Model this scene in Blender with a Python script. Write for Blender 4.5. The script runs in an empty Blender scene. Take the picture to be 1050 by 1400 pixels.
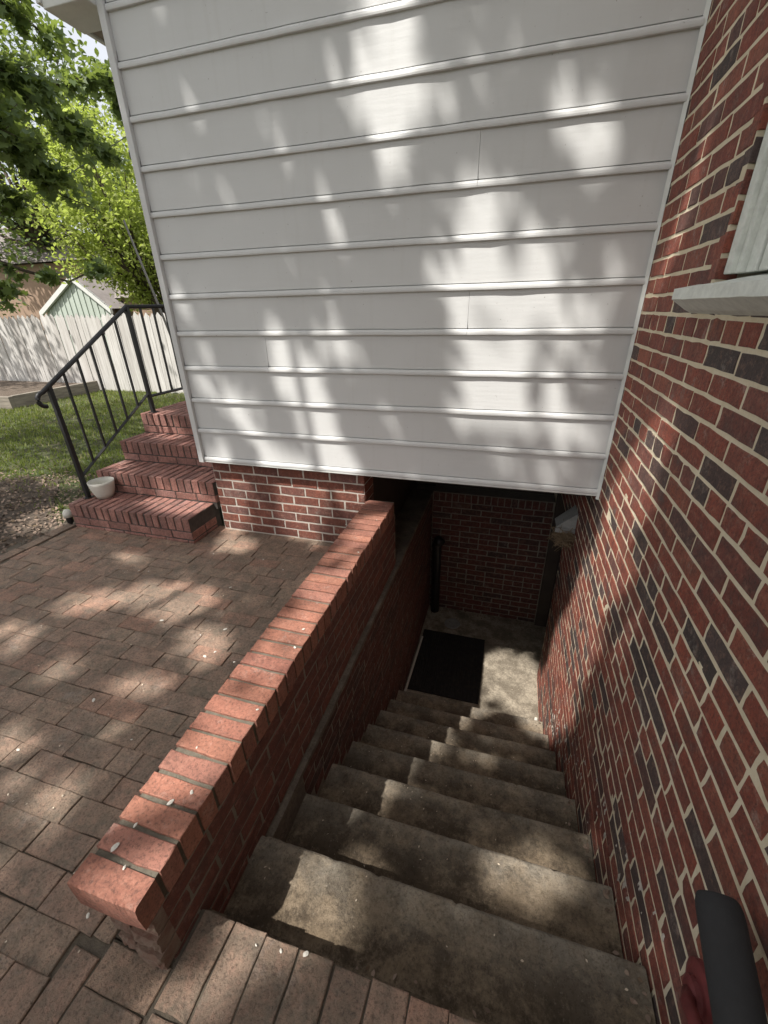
import bpy, math, random
import numpy as np
from mathutils import Vector, Matrix
random.seed(7); rng = np.random.default_rng(7)
S = bpy.context.scene
COL = S.collection

# ------------------------------------------------------------------ camera
ROT = np.array([math.radians(63.919), math.radians(1.132), math.radians(16.266)])
FPX = 569.5                                   # focal length in pixels of the 1050x1400 photograph
CAM = np.array([0.0, 0.0, 1.6])
cd = bpy.data.cameras.new('camera'); co = bpy.data.objects.new('camera', cd); COL.objects.link(co)
co.location = CAM; co.rotation_euler = ROT
cd.sensor_fit = 'VERTICAL'; cd.sensor_height = 36; cd.sensor_width = 27; cd.lens = FPX / 1400 * 36
cd.clip_start = .02; cd.clip_end = 1000
S.camera = co
RM = np.array(co.rotation_euler.to_matrix())

# ------------------------------------------------------------------ light
SX, SY = .355, .50                            # sunlight travels (SX, SY, -1)
w = bpy.data.worlds.new('World'); S.world = w; w.use_nodes = True
nt = w.node_tree; nt.nodes.clear()
sky = nt.nodes.new('ShaderNodeTexSky'); sky.sky_type = 'NISHITA'; sky.sun_disc = False
sky.sun_elevation = math.atan2(1, math.hypot(SX, SY)); sky.sun_rotation = math.atan2(-SX, -SY)
sky.air_density = 1.0; sky.dust_density = 5.0; sky.ozone_density = .8
bg = nt.nodes.new('ShaderNodeBackground'); bg.inputs['Strength'].default_value = .112
wo = nt.nodes.new('ShaderNodeOutputWorld')
tc = nt.nodes.new('ShaderNodeTexCoord'); cn = nt.nodes.new('ShaderNodeTexNoise'); cn.inputs['Scale'].default_value = 2.2; cn.inputs['Detail'].default_value = 6
cr = nt.nodes.new('ShaderNodeValToRGB'); cr.color_ramp.elements[0].position = .3; cr.color_ramp.elements[0].color = (.25,.25,.25,1); cr.color_ramp.elements[1].position = .65; cr.color_ramp.elements[1].color = (.8,.8,.8,1)
cm = nt.nodes.new('ShaderNodeMix'); cm.data_type = 'RGBA'; cm.inputs[7].default_value = (7.2, 7.3, 7.5, 1)
nt.links.new(tc.outputs['Generated'], cn.inputs['Vector']); nt.links.new(cn.outputs['Fac'], cr.inputs[0]); nt.links.new(cr.outputs[0], cm.inputs[0]); nt.links.new(sky.outputs[0], cm.inputs[6])
nt.links.new(cm.outputs[2], bg.inputs[0]); nt.links.new(bg.outputs[0], wo.inputs[0])
sl = bpy.data.lights.new('sun', 'SUN'); sl.energy = 4.5; sl.angle = math.radians(.53); sl.color = (1, .97, .92)
so = bpy.data.objects.new('sun', sl); COL.objects.link(so)
so.rotation_euler = Vector((-SX, -SY, 1)).to_track_quat('Z', 'Y').to_euler()
S.view_settings.view_transform = 'Standard'; S.view_settings.look = 'None'
S.view_settings.gamma = 1; S.view_settings.exposure = .62
S.view_settings.use_white_balance = True; S.view_settings.white_balance_temperature = 6650

# ------------------------------------------------------------------ pixel helpers
def ray(x, y): return RM @ np.array([(x - 525) / FPX, -(y - 700) / FPX, -1.0])
def onZ(x, y, z=0.): d = ray(x, y); return CAM + d * (z - CAM[2]) / d[2]
def onX(x, y, X): d = ray(x, y); return CAM + d * (X - CAM[0]) / d[0]
def onY(x, y, Y): d = ray(x, y); return CAM + d * (Y - CAM[1]) / d[1]
def atD(x, y, D): d = ray(x, y); return CAM + d * D / np.linalg.norm(d)
def proj(P):
    q = (np.asarray(P, float) - CAM) @ RM
    return 525 + FPX * q[..., 0] / -q[..., 2], 700 - FPX * q[..., 1] / -q[..., 2], -q[..., 2]

# ------------------------------------------------------------------ scene helpers
WORLD = {}
def put(o, parent, M):
    COL.objects.link(o); WORLD[o] = M
    if parent is not None:
        o.parent = parent; o.matrix_parent_inverse = WORLD[parent].inverted()
    o.matrix_basis = M
    return o
def tag(o, label=None, cat=None, group=None, kind=None):
    if label: o['label'] = label
    if cat: o['category'] = cat
    if group: o['group'] = group
    if kind: o['kind'] = kind
    return o
def thing(name, loc, label, cat, group=None):
    o = bpy.data.objects.new(name, None); o.empty_display_size = .1
    put(o, None, Matrix.Translation(Vector(loc))); return tag(o, label, cat, group)

class MB:
    def __init__(s): s.v = []; s.f = []
    def add(s, v, f):
        n = len(s.v); s.v += [tuple(map(float, p)) for p in v]; s.f += [tuple(i + n for i in q) for q in f]; return s
    def box(s, x0, x1, y0, y1, z0, z1):
        return s.add([(x0,y0,z0),(x1,y0,z0),(x1,y1,z0),(x0,y1,z0),(x0,y0,z1),(x1,y0,z1),(x1,y1,z1),(x0,y1,z1)],
                     [(0,3,2,1),(4,5,6,7),(0,1,5,4),(1,2,6,5),(2,3,7,6),(3,0,4,7)])
    def tube(s, pts, rad, n=8, cap=True):
        pts = [np.array(p, float) for p in pts]
        if not hasattr(rad, '__len__'): rad = [rad] * len(pts)
        rings = []; ref = None
        for i, p in enumerate(pts):
            t = pts[min(i+1, len(pts)-1)] - pts[max(i-1, 0)]; t /= np.linalg.norm(t) + 1e-9
            if ref is None: ref = np.array([0,0,1.]) if abs(t[2]) < .9 else np.array([1.,0,0])
            a = np.cross(t, ref); a /= np.linalg.norm(a) + 1e-9; b = np.cross(t, a); ref = -b if False else ref
            rings.append([p + rad[i]*(math.cos(k*2*math.pi/n)*a + math.sin(k*2*math.pi/n)*b) for k in range(n)])
        f = []
        for i in range(len(pts)-1):
            for k in range(n):
                f.append((i*n+k, (i+1)*n+k, (i+1)*n+(k+1)%n, i*n+(k+1)%n))
        if cap: f.append(tuple(range(n))); f.append(tuple(reversed(range((len(pts)-1)*n, len(pts)*n))))
        return s.add([p for r in rings for p in r], f)
    def lathe(s, prof, c, n=24):
        v = []; f = []
        for r, z in prof:
            for k in range(n): v.append((c[0]+r*math.cos(k*2*math.pi/n), c[1]+r*math.sin(k*2*math.pi/n), c[2]+z))
        for i in range(len(prof)-1):
            for k in range(n): f.append((i*n+k, i*n+(k+1)%n, (i+1)*n+(k+1)%n, (i+1)*n+k))
        return s.add(v, f)
    def sweep(s, prof, x0, x1, seg, wob=0, axis=0):
        """profile of (out, z) pairs swept along x; out points to -y, wob jitters"""
        nx = max(2, int(abs(x1-x0)/seg)+1); v = []; f = []; m = len(prof)
        for i in range(nx):
            x = x0 + (x1-x0)*i/(nx-1)
            dy, dz = random.gauss(0, wob), random.gauss(0, wob)
            for o, z in prof: v.append((x, -o + dy, z + dz*.5))
        for i in range(nx-1):
            for k in range(m-1): f.append((i*m+k, i*m+k+1, (i+1)*m+k+1, (i+1)*m+k))
        f.append(tuple(range(m-1, -1, -1))); f.append(tuple(range((nx-1)*m, nx*m)))
        return s.add(v, f)
    def build(s, name, mat, parent=None, smooth=False, bevel=0):
        V = np.array(s.v); c = np.array([(V[:,0].min()+V[:,0].max())/2, (V[:,1].min()+V[:,1].max())/2, V[:,2].min()])
        me = bpy.data.meshes.new(name); me.from_pydata([tuple(p) for p in V - c], [], s.f)
        me.materials.append(mat)
        if smooth: me.polygons.foreach_set('use_smooth', [True]*len(me.polygons))
        me.update()
        o = bpy.data.objects.new(name, me); put(o, parent, Matrix.Translation(Vector(c)))
        if bevel:
            b = o.modifiers.new('bevel', 'BEVEL'); b.width = bevel; b.segments = 2; b.limit_method = 'ANGLE'
        return o

def npmesh(name, V, Fc, mat, parent=None, smooth=False):
    """V (n,3), Fc (m,k) constant-size faces"""
    me = bpy.data.meshes.new(name); n, m, k = len(V), len(Fc), Fc.shape[1]
    me.vertices.add(n); me.vertices.foreach_set('co', V.astype(np.float32).ravel())
    me.loops.add(m*k); me.loops.foreach_set('vertex_index', Fc.astype(np.int32).ravel())
    me.polygons.add(m); me.polygons.foreach_set('loop_start', np.arange(0, m*k, k, dtype=np.int32))
    me.polygons.foreach_set('loop_total', np.full(m, k, dtype=np.int32))
    if smooth: me.polygons.foreach_set('use_smooth', np.ones(m, dtype=bool))
    me.materials.append(mat); me.update(calc_edges=True); me.validate()
    return put(bpy.data.objects.new(name, me), parent, Matrix.Identity(4))

# ------------------------------------------------------------------ materials
class NT:
    def __init__(s, name):
        s.m = bpy.data.materials.new(name); s.m.use_nodes = True; s.t = s.m.node_tree; s.n = s.t.nodes; s.n.clear()
        s.out = s.n.new('ShaderNodeOutputMaterial'); s.b = s.n.new('ShaderNodeBsdfPrincipled')
        s.t.links.new(s.b.outputs[0], s.out.inputs[0]); s.pos = None
    def L(s, a, b): s.t.links.new(a, b)
    def P(s):
        if s.pos is None: s.pos = s.n.new('ShaderNodeNewGeometry')
        return s.pos.outputs['Position']
    def geo(s): s.P(); return s.pos
    def noise(s, scale, detail=4, rough=.55, stretch=None, vec=None, out='Fac'):
        t = s.n.new('ShaderNodeTexNoise'); t.inputs['Scale'].default_value = scale
        t.inputs['Detail'].default_value = detail; t.inputs['Roughness'].default_value = rough
        v = vec if vec is not None else s.P()
        if stretch:
            mp = s.n.new('ShaderNodeMapping'); mp.inputs['Scale'].default_value = stretch; s.L(v, mp.inputs[0]); v = mp.outputs[0]
        s.L(v, t.inputs['Vector']); return t.outputs[out]
    def ramp(s, fac, stops, interp='LINEAR'):
        r = s.n.new('ShaderNodeValToRGB'); r.color_ramp.interpolation = interp; e = r.color_ramp.elements
        while len(e) < len(stops): e.new(.5)
        for i, (p, c) in enumerate(stops):
            e[i].position = p; e[i].color = (*c, 1) if hasattr(c, '__len__') else (c, c, c, 1)
        s.L(fac, r.inputs[0]); return r.outputs[0]
    def mix(s, fac, a, b, mode='MIX'):
        m = s.n.new('ShaderNodeMix'); m.data_type = 'RGBA'; m.blend_type = mode; m.clamp_factor = True
        for i, val in ((0, fac), (6, a), (7, b)):
            sock = m.inputs[i]
            if isinstance(val, bpy.types.NodeSocket): s.L(val, sock)
            elif i == 0: sock.default_value = val
            else: sock.default_value = (*val, 1) if hasattr(val, '__len__') else (val, val, val, 1)
        return m.outputs[2]
    def math(s, op, a, b=0.):
        m = s.n.new('ShaderNodeMath'); m.operation = op
        for sock, val in ((m.inputs[0], a), (m.inputs[1], b)):
            if isinstance(val, bpy.types.NodeSocket): s.L(val, sock)
            else: sock.default_value = val
        return m.outputs[0]
    def rnd(s, k=1.0):
        oi = s.n.new('ShaderNodeObjectInfo'); g = s.geo()
        a = s.math('ADD', s.math('MULTIPLY', oi.outputs['Random'], 37.7*k), s.math('MULTIPLY', g.outputs['Random Per Island'], 91.3*k))
        return s.math('FRACT', a)
    def color(s, c):
        if isinstance(c, bpy.types.NodeSocket): s.L(c, s.b.inputs['Base Color'])
        else: s.b.inputs['Base Color'].default_value = (*c, 1)
    def rough(s, r):
        if isinstance(r, bpy.types.NodeSocket): s.L(r, s.b.inputs['Roughness'])
        else: s.b.inputs['Roughness'].default_value = r
    def bump(s, h, strength=.5, dist=.002):
        b = s.n.new('ShaderNodeBump'); b.inputs['Strength'].default_value = strength; b.inputs['Distance'].default_value = dist
        s.L(h, b.inputs['Height']); s.L(b.outputs[0], s.b.inputs['Normal'])

def brick_mat(name, stops, rough=.85, stain=(.05,.04,.035), stain_amt=.25, pale=.1, bump=.6, streak=(60,60,12), flash=.15):
    t = NT(name); r = t.rnd(); r2 = t.rnd(.71)
    c = t.ramp(r, stops)
    c = t.mix(t.math('MULTIPLY', r2, .45), c, t.mix(.5, c, (.02,.012,.01)))
    n1 = t.noise(13, 7, .78); c = t.mix(t.ramp(n1, [(.38, 0), (.72, stain_amt*2.4)]), c, stain)
    n5 = t.noise(34, 6, .78); c = t.mix(t.ramp(n5, [(.50, 0), (.68, .5)]), c, t.mix(.5, c, (.66,.36,.26)))
    n2 = t.noise(11, 7, .75); c = t.mix(t.ramp(n2, [(.57, 0), (.70, pale*2.2)]), c, (.55,.48,.42))
    n3 = t.noise(1, 4, .6, stretch=streak); c = t.mix(t.ramp(n3, [(.42, 0), (.68, .45)]), c, t.mix(.45, c, (.03,.018,.016)))
    n4 = t.noise(110, 5, .8); c = t.mix(t.ramp(n4, [(.38, .55), (.50, 0)]), c, (.04,.026,.022))
    n7 = t.noise(5.5, 5, .7); c = t.mix(t.math('MULTIPLY', t.ramp(n7, [(.48, 0), (.66, 1)]), t.ramp(r2, [(.35, 0), (.9, flash)])), c, (.07,.045,.042))
    t.color(c); t.rough(rough)
    t.bump(t.math('ADD', n4, t.math('MULTIPLY', n5, 1.2)), bump, .011)
    return t.m
def mortar_mat(name, a, b, stain=.35):
    t = NT(name); n = t.noise(22, 5, .65)
    c = t.mix(t.ramp(n, [(.3, 0), (.7, 1)]), a, b)
    c = t.mix(t.ramp(t.noise(2.3, 4), [(.45, 0), (.8, stain)]), c, (.06,.05,.04))
    t.color(c); t.rough(.95); t.bump(t.noise(160, 5, .75), 1.0, .006); return t.m

M = {}
M['house_brick'] = brick_mat('house_brick', [(0,(.36,.078,.046)),(.2,(.43,.105,.06)),(.38,(.31,.07,.045)),(.55,(.45,.13,.075)),(.72,(.35,.088,.058)),(.82,(.22,.082,.065)),(.86,(.11,.066,.058)),(.93,(.15,.10,.092)),(1,(.07,.05,.047))], .75, pale=.22, bump=.9, streak=(95,95,10), flash=.85)
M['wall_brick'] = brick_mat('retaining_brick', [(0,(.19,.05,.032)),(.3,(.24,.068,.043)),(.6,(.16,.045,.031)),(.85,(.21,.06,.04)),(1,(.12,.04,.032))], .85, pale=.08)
M['coping_brick'] = brick_mat('coping_brick', [(0,(.38,.155,.10)),(.35,(.45,.19,.125)),(.7,(.34,.135,.095)),(1,(.41,.18,.13))], .9, stain_amt=.12, pale=.15, bump=.4)
M['found_brick'] = brick_mat('foundation_brick', [(0,(.24,.07,.045)),(.4,(.30,.095,.06)),(.7,(.20,.065,.048)),(.9,(.27,.11,.085)),(1,(.18,.085,.075))], .85, pale=.15)
M['step_brick'] = brick_mat('step_brick', [(0,(.42,.19,.15)),(.4,(.48,.225,.18)),(.7,(.37,.17,.14)),(1,(.44,.225,.19))], .8, pale=.12)
M['cellar_shade_brick'] = brick_mat('cellar_shade_brick', [(0,(.12,.03,.022)),(.4,(.15,.038,.026)),(.7,(.10,.028,.022)),(.9,(.06,.028,.025)),(1,(.15,.055,.035))], .85)  # brick darkened so the stairwell's shade sits in its colour
M['paver'] = brick_mat('paver', [(0,(.37,.265,.19)),(.3,(.42,.285,.205)),(.55,(.35,.25,.185)),(.8,(.45,.285,.205)),(1,(.50,.285,.20))], .9, stain=(.14,.125,.095), stain_amt=.4, pale=.12, bump=.8, streak=(20,20,20))
M['rough_end'] = mortar_mat('rough_brick_end', (.20,.085,.06), (.30,.235,.18), .4)
M['house_mortar'] = mortar_mat('house_mortar', (.70,.60,.42), (.80,.71,.54), .15)
M['white_mortar'] = mortar_mat('white_mortar', (.52,.47,.41), (.62,.57,.5), .35)
M['grey_mortar'] = mortar_mat('grey_mortar', (.20,.175,.14), (.29,.26,.21), .4)
M['cap_mortar'] = mortar_mat('cap_mortar', (.12,.105,.08), (.22,.195,.15), .4)
M['step_mortar'] = mortar_mat('step_mortar', (.055,.045,.04), (.10,.085,.075), .4)
M['joint_sand'] = mortar_mat('joint_sand', (.08,.065,.05), (.16,.13,.095), .3)
def concrete_mat(name, a, b, dark, amt, edge=.6):
    t = NT(name)
    c = t.mix(t.ramp(t.noise(9, 6, .75), [(.35, 0), (.65, 1)]), a, b)
    c = t.mix(t.ramp(t.noise(4.6, 8, .78), [(.43, 0), (.56, amt)]), c, dark)
    c = t.mix(t.ramp(t.noise(15, 6, .75), [(.50, 0), (.72, amt*.7)]), c, tuple(x*.7 for x in dark))
    at_ = t.n.new('ShaderNodeAttribute'); at_.attribute_name = 'wear_shade'
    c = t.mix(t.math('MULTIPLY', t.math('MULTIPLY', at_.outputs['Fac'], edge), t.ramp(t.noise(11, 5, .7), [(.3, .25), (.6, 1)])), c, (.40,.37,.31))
    n6 = t.noise(95, 5, .8); c = t.mix(t.ramp(n6, [(.36, .5), (.50, 0)]), c, tuple(x*.5 for x in dark))
    c = t.mix(t.ramp(t.noise(75, 4, .8), [(.60, 0), (.74, .4)]), c, (.50,.44,.35))
    t.color(c); t.rough(.95); t.bump(t.math('ADD', n6, t.math('MULTIPLY', t.noise(30, 5), .8)), 1.0, .008); return t.m
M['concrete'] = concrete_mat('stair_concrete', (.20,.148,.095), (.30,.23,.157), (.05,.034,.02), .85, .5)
M['landing'] = concrete_mat('landing_concrete', (.33,.285,.22), (.44,.38,.295), (.12,.097,.07), .7, 0)
M['ledge'] = concrete_mat('ledge_concrete', (.17,.14,.11), (.25,.21,.165), (.08,.062,.045), .6, .2)
t = NT('white_paint')
c = t.mix(t.ramp(t.noise(2.2, 4), [(.4, 0), (.75, .3)]), (.63,.637,.632), (.56,.563,.552))
c = t.mix(t.ramp(t.noise(1, 4, .6, stretch=(22,22,1.2)), [(.55, 0), (.8, .16)]), c, (.45,.43,.38))
c = t.mix(t.ramp(t.noise(75, 2, .5), [(.74, 0), (.80, .55)]), c, (.18,.16,.13))
t.color(c); t.rough(.5); t.bump(t.math('ADD', t.noise(1, 3, .5, stretch=(6,6,55)), t.math('MULTIPLY', t.noise(90, 3), .3)), .25, .003); M['paint'] = t.m
def plain(name, col, rough=.6, var=.25, scale=14, metallic=0, bump=.2):
    t = NT(name); dk = tuple(x*.5 for x in col)
    t.color(t.mix(t.ramp(t.noise(scale, 5, .65), [(.35, 0), (.8, var*2)]), col, dk)); t.rough(rough)
    t.b.inputs['Metallic'].default_value = metallic; t.bump(t.noise(scale*9, 4, .7), bump, .003); return t.m
M['iron'] = plain('black_iron', (.018,.018,.019), .45, .2, 20)
M['foam'] = plain('black_foam', (.022,.022,.023), .85, .3, 60, bump=.6)
M['red_iron'] = plain('red_iron', (.16,.03,.03), .6, .5, 30)
M['trim'] = plain('white_trim', (.70,.71,.68), .55, .18, 9)
M['old_trim'] = plain('old_trim', (.72,.745,.69), .6, .28, 30, bump=.8)
M['dark_wood'] = plain('dark_wood', (.06,.045,.035), .9, .4, 8)
M['soffit'] = plain('soffit_wood', (.34,.29,.24), .8, .4, 6)
M['door'] = plain('door_paint', (.03,.032,.035), .5, .2)
M['mat'] = plain('rubber_mat', (.012,.012,.012), .9, .2, 80)
M['pot'] = plain('pot_plastic', (.72,.70,.62), .5, .2, 14)
M['metal_box'] = plain('galvanised', (.30,.30,.28), .6, .4, 16)
M['twig'] = plain('twig', (.24,.17,.10), .95, .4, 40)
M['bark'] = plain('bark', (.10,.075,.055), .95, .5, 14, bump=1.)
M['wire'] = plain('wire', (.03,.03,.03), .6)
M['pole'] = plain('grey_pole', (.22,.21,.19), .55, .3)
M['spot'] = plain('chalk_white', (.66,.62,.55), .8, .3, 120)
M['petal'] = plain('petal', (.62,.52,.40), .8, .3, 100)
M['shingle'] = plain('roof_shingle', (.27,.24,.225), .95, .45, 3, bump=.6)
M['house_wall'] = plain('tan_wall', (.36,.25,.18), .9, .3, 2)
M['green_siding'] = plain('green_siding', (.46,.52,.46), .8, .15, 3)
t = NT('ribbed_rubber'); wv_ = t.n.new('ShaderNodeTexWave'); wv_.inputs['Scale'].default_value = 14; t.L(t.P(), wv_.inputs['Vector'])
t.color(t.mix(t.ramp(t.noise(20, 6, .7), [(.5, 0), (.75, .5)]), (.013,.013,.013), (.06,.05,.04))); t.rough(.85); t.bump(wv_.outputs['Fac'], .8, .006); M['mat'] = t.m
t = NT('glass'); t.color((.04,.05,.055)); t.rough(.06); M['glass'] = t.m
t = NT('weathered_picket'); r = t.rnd()
c = t.ramp(r, [(0,(.54,.525,.50)),(.5,(.64,.625,.60)),(1,(.45,.43,.405))])
c = t.mix(t.ramp(t.noise(1, 5, .7, stretch=(30,30,1.5)), [(.42, 0), (.72, .65)]), c, (.22,.20,.18)); t.color(c); t.rough(.9); M['picket'] = t.m
t = NT('weathered_timber'); c = t.mix(t.ramp(t.noise(1, 5, .7, stretch=(3,3,30)), [(.35, 0), (.7, 1)]), (.30,.265,.22), (.14,.12,.10)); t.color(c); t.rough(.9); M['timber'] = t.m
t = NT('lawn'); c = t.mix(t.ramp(t.noise(4, 6, .7), [(.35, 0), (.65, 1)]), (.05,.075,.02), (.075,.065,.035)); t.color(c); t.rough(1); t.bump(t.noise(60, 4), 1, .02); M['lawn'] = t.m
t = NT('mulch'); c = t.mix(t.ramp(t.noise(45, 6, .8), [(.35, 0), (.65, 1)]), (.06,.045,.032), (.17,.13,.10)); t.color(c); t.rough(1); t.bump(t.noise(70, 5, .8), 1, .02); M['mulch'] = t.m
t = NT('litter'); c = t.ramp(t.rnd(), [(0,(.09,.065,.045)),(.4,(.20,.145,.11)),(.7,(.30,.22,.17)),(1,(.14,.10,.06))]); t.color(c); t.rough(.95); M['litter'] = t.m
def leaf_mat(name, stops, trans=.35):
    t = NT(name); c = t.ramp(t.rnd(), stops); t.color(c); t.rough(.55)
    tr = t.n.new('ShaderNodeBsdfTranslucent'); mx = t.n.new('ShaderNodeMixShader'); mx.inputs[0].default_value = trans
    t.L(t.mix(.6, c, (.35,.45,.06), 'MIX'), tr.inputs[0])
    t.L(t.b.outputs[0], mx.inputs[1]); t.L(tr.outputs[0], mx.inputs[2]); t.L(mx.outputs[0], t.out.inputs[0]); return t.m
M['leaf_dark'] = leaf_mat('maple_leaf', [(0,(.08,.125,.045)),(.5,(.12,.175,.065)),(1,(.17,.225,.09))], .4)
M['leaf_mid'] = leaf_mat('mid_leaf', [(0,(.05,.09,.03)),(.5,(.08,.13,.04)),(1,(.11,.16,.055))], .35)
M['leaf_bright'] = leaf_mat('bright_leaf', [(0,(.28,.33,.08)),(.5,(.38,.44,.12)),(1,(.47,.51,.18))], .65)
M['grass'] = leaf_mat('grass_blade', [(0,(.10,.13,.035)),(.5,(.15,.19,.05)),(.85,(.20,.22,.07)),(1,(.30,.26,.13))], .35)

# ------------------------------------------------------------------ bricks
def brick_geo(L, D, H, seed, ch=.004, jit=.0016):
    r = random.Random(seed); pts = []
    n = [(-1,-1),(-.3,-1),(.35,-1),(1,-1),(1,.1),(1,1),(.3,1),(-.35,1),(-1,1),(-1,-.1)]
    for a, b in n: pts.append((a*L/2 + r.gauss(0, jit), b*H/2 + r.gauss(0, jit)))
    V = []
    def ins(p, c): return (p[0] - math.copysign(min(c, abs(p[0])), p[0]), p[1] - math.copysign(min(c, abs(p[1])), p[1]))
    for p in pts:
        q = ins(p, ch*r.uniform(.7, 1.7)); V.append((q[0], r.gauss(0, .0006), q[1]))
    for p in pts: V.append((p[0], ch*.9, p[1]))
    for p in pts: V.append((p[0], D, p[1]))
    k = len(pts); F = [tuple(range(k))]
    for a in (0, k):
        for i in range(k): F.append((a+i, a+k+i, a+k+(i+1)%k, a+(i+1)%k))
    return V, F
BC = {}
def brick_mesh(L, D, H, var, mat, ch=.004, jit=.0016):
    key = (round(L,3), round(D,3), round(H,3), var, mat.name, ch, jit)
    if key not in BC:
        V, F = brick_geo(L, D, H, hash(key[:4]) & 0xffff, ch, jit)
        me = bpy.data.meshes.new('brick'); me.from_pydata(V, [], F); me.materials.append(mat); me.update(); BC[key] = (me, np.array(V), F)
    return BC[key]
def piece(c, normal, up, L, H, D, jpos=.0006, jrot=.003, var=None):
    return dict(c=np.array(c, float), n=np.array(normal, float), u=np.array(up, float), L=L, H=H, D=D, jp=jpos, jr=jrot, var=var)
def lay(parent, name, mat, pieces, limit=300, stuff='brick_field', ch=.0022, jit=.0013):
    out = []
    for p in pieces:
        Y = -p['n']; Z = p['u']; X = np.cross(Y, Z)
        c = p['c'] + np.array([random.gauss(0, p['jp']) for _ in range(3)])
        B = Matrix(((X[0],Y[0],Z[0]),(X[1],Y[1],Z[1]),(X[2],Y[2],Z[2]))).to_4x4()
        J = Matrix.Rotation(random.gauss(0, p['jr']), 4, 'Y') @ Matrix.Rotation(random.gauss(0, p['jr']), 4, 'X') @ Matrix.Rotation(random.gauss(0, p['jr']), 4, 'Z')
        MW = Matrix.Translation(Vector(c)) @ B @ J
        me = brick_mesh(p['L'], p['D'], p['H'], random.randrange(10), mat, ch, jit)
        cs = np.array([c + X*sx*p['L']/2 + Z*sz*p['H']/2 for sx, sz in ((-1,-1),(1,-1),(1,1),(-1,1))])
        x, y, d = proj(cs); area = 0
        if d.min() > .05 and x.max() > 0 and x.min() < 1050 and y.max() > 0 and y.min() < 1400:
            x = np.clip(x, 0, 1050); y = np.clip(y, 0, 1400)
            area = abs(sum(x[i]*y[(i+1)%4] - x[(i+1)%4]*y[i] for i in range(4)))/2
        out.append((area, me, MW))
    out.sort(key=lambda a: -a[0])
    rest = MB()
    for i, (a, (me, V, F), MW) in enumerate(out):
        if i < limit and a > 4:
            put(bpy.data.objects.new(name, me), parent, MW)
        else:
            m = np.array(MW); rest.add(V @ m[:3,:3].T + m[:3,3], F)
    if rest.v: tag(rest.build(stuff, mat, parent), kind='stuff')
X_, Y_, Z_ = np.eye(3)

def course_bricks(a0, a1, z, fixed, axis, normal, Lp, Hp, joint, D, off, header=False, cut=None, hp=None):
    """one course of bricks from a0 to a1 along axis ('x' or 'y'); cut(a_lo,a_hi,z_lo,z_hi)->False drops/clips"""
    P = []; a = a0 - off
    while a < a1:
        lp = hp if header else Lp
        lo, hi = max(a, a0), min(a + lp, a1); a += lp
        spans = [(lo, hi)]
        if cut: spans = cut(lo, hi, z)
        for lo, hi in spans:
            if hi - lo < .03: continue
            m = (lo + hi)/2; zc = z + Hp/2
            c = (m, fixed, zc) if axis == 'x' else (fixed, m, zc)
            P.append(piece(c, normal, Z_, hi-lo-joint, Hp-joint, D))
    return P

# ================================================================== SETTING
XR, XL = .556, -.70            # house wall face, retaining wall face
YS = 2.46                      # siding plane
FL = -1.72                     # landing level
def zp(y): return .056 - .0223*y

g = MB()
xs, ys_ = [-220, -.95, .62, 220], [-220, .32, 4.5, 220]
for i in range(3):
    for j in range(3):
        if i == 1 and j == 1: continue
        x0, x1, y0, y1 = xs[i], xs[i+1], ys_[j], ys_[j+1]; g.add([(x0,y0,-.02),(x1,y0,-.02),(x1,y1,-.02),(x0,y1,-.02)], [(0,1,2,3)])
tag(g.build('ground', M['lawn']), kind='structure')
# mulch bed beside the patio
g = MB(); ring = []
for k in range(40):
    a = k/40*2*math.pi; rx = 1.75*(1+.1*math.sin(3*a+1)); ry = 2.05*(1+.08*math.sin(5*a))
    ring.append((-4.85 + rx*math.cos(a), .9 + ry*math.sin(a), -.012))
g.add([(-4.8,.9,.0)] + ring, [(0, i+1, (i+1)%40+1) for i in range(40)])
tag(g.build('mulch_bed', M['mulch']), kind='structure')
# patio base (bedding under the pavers)
g = MB()
def slab(x0, x1, y0, y1):
    d = .009
    g.add([(x0,y0,-.1),(x1,y0,-.1),(x1,y1,-.1),(x0,y1,-.1),(x0,y0,zp(y0)-d),(x1,y0,zp(y0)-d),(x1,y1,zp(y1)-d),(x0,y1,zp(y1)-d)],
          [(0,3,2,1),(4,5,6,7),(0,1,5,4),(1,2,6,5),(2,3,7,6),(3,0,4,7)])
slab(-3.57, -.84, .283, 2.53); slab(-3.57, .55, -1.6, .279); slab(XL-.02, .55, .2795, .402)
patio = tag(g.build('patio', M['joint_sand']), kind='structure')
P = []
pitch = .0955; y = -1.55; row = 0
while y < 2.50:
    x = -3.37 - random.uniform(0, .2); xe = -.895 if y > .26 else -.985
    while x < xe - .02:
        L = .104 if random.random() < .13 else .206
        lo, hi = max(x, -3.37), min(x+L, xe); x += L
        if hi - lo > .035:
            yc = y + pitch/2
            P.append(piece(((lo+hi)/2, yc, zp(yc)), Z_, Y_, hi-lo-random.uniform(.0012,.005), pitch-random.uniform(.001,.0045), .05, .001, .006))
    y += pitch; row += 1
y = -1.5
while y < 2.2:
    P.append(piece((-3.43, y+.1, zp(y)+.004), Z_, -X_, .2, .088, .06, .003, .012)); y += .208   # edging, long along y
y = .235
while y > -1.5:
    P.append(piece((-.94, y-.1, zp(y)), Z_, -X_, .2, .086, .05, .002, .01)); y -= .206
y = .277
while y > -1.5:
    x = -.893 - (0 if int(y*100) % 2 else .0)
    P.append(piece((-.795, y-.045, zp(y)-.002), Z_, Y_, .19, .088, .05, .002, .01)); y -= .094
x = -.69
while x < .54:
    for k in range(8):
        yy = .402 - .206*k
        P.append(piece((x+.0505 if x+.1 < .55 else .52, yy-.1, zp(yy)+.002), Z_, -X_, .2, .096 if x+.1 < .55 else .05, .06, .0015, .006))
    x += .1015
lay(patio, 'paver', M['paver'], P, 300, 'paver_field', ch=.0022, jit=.0013)

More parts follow.
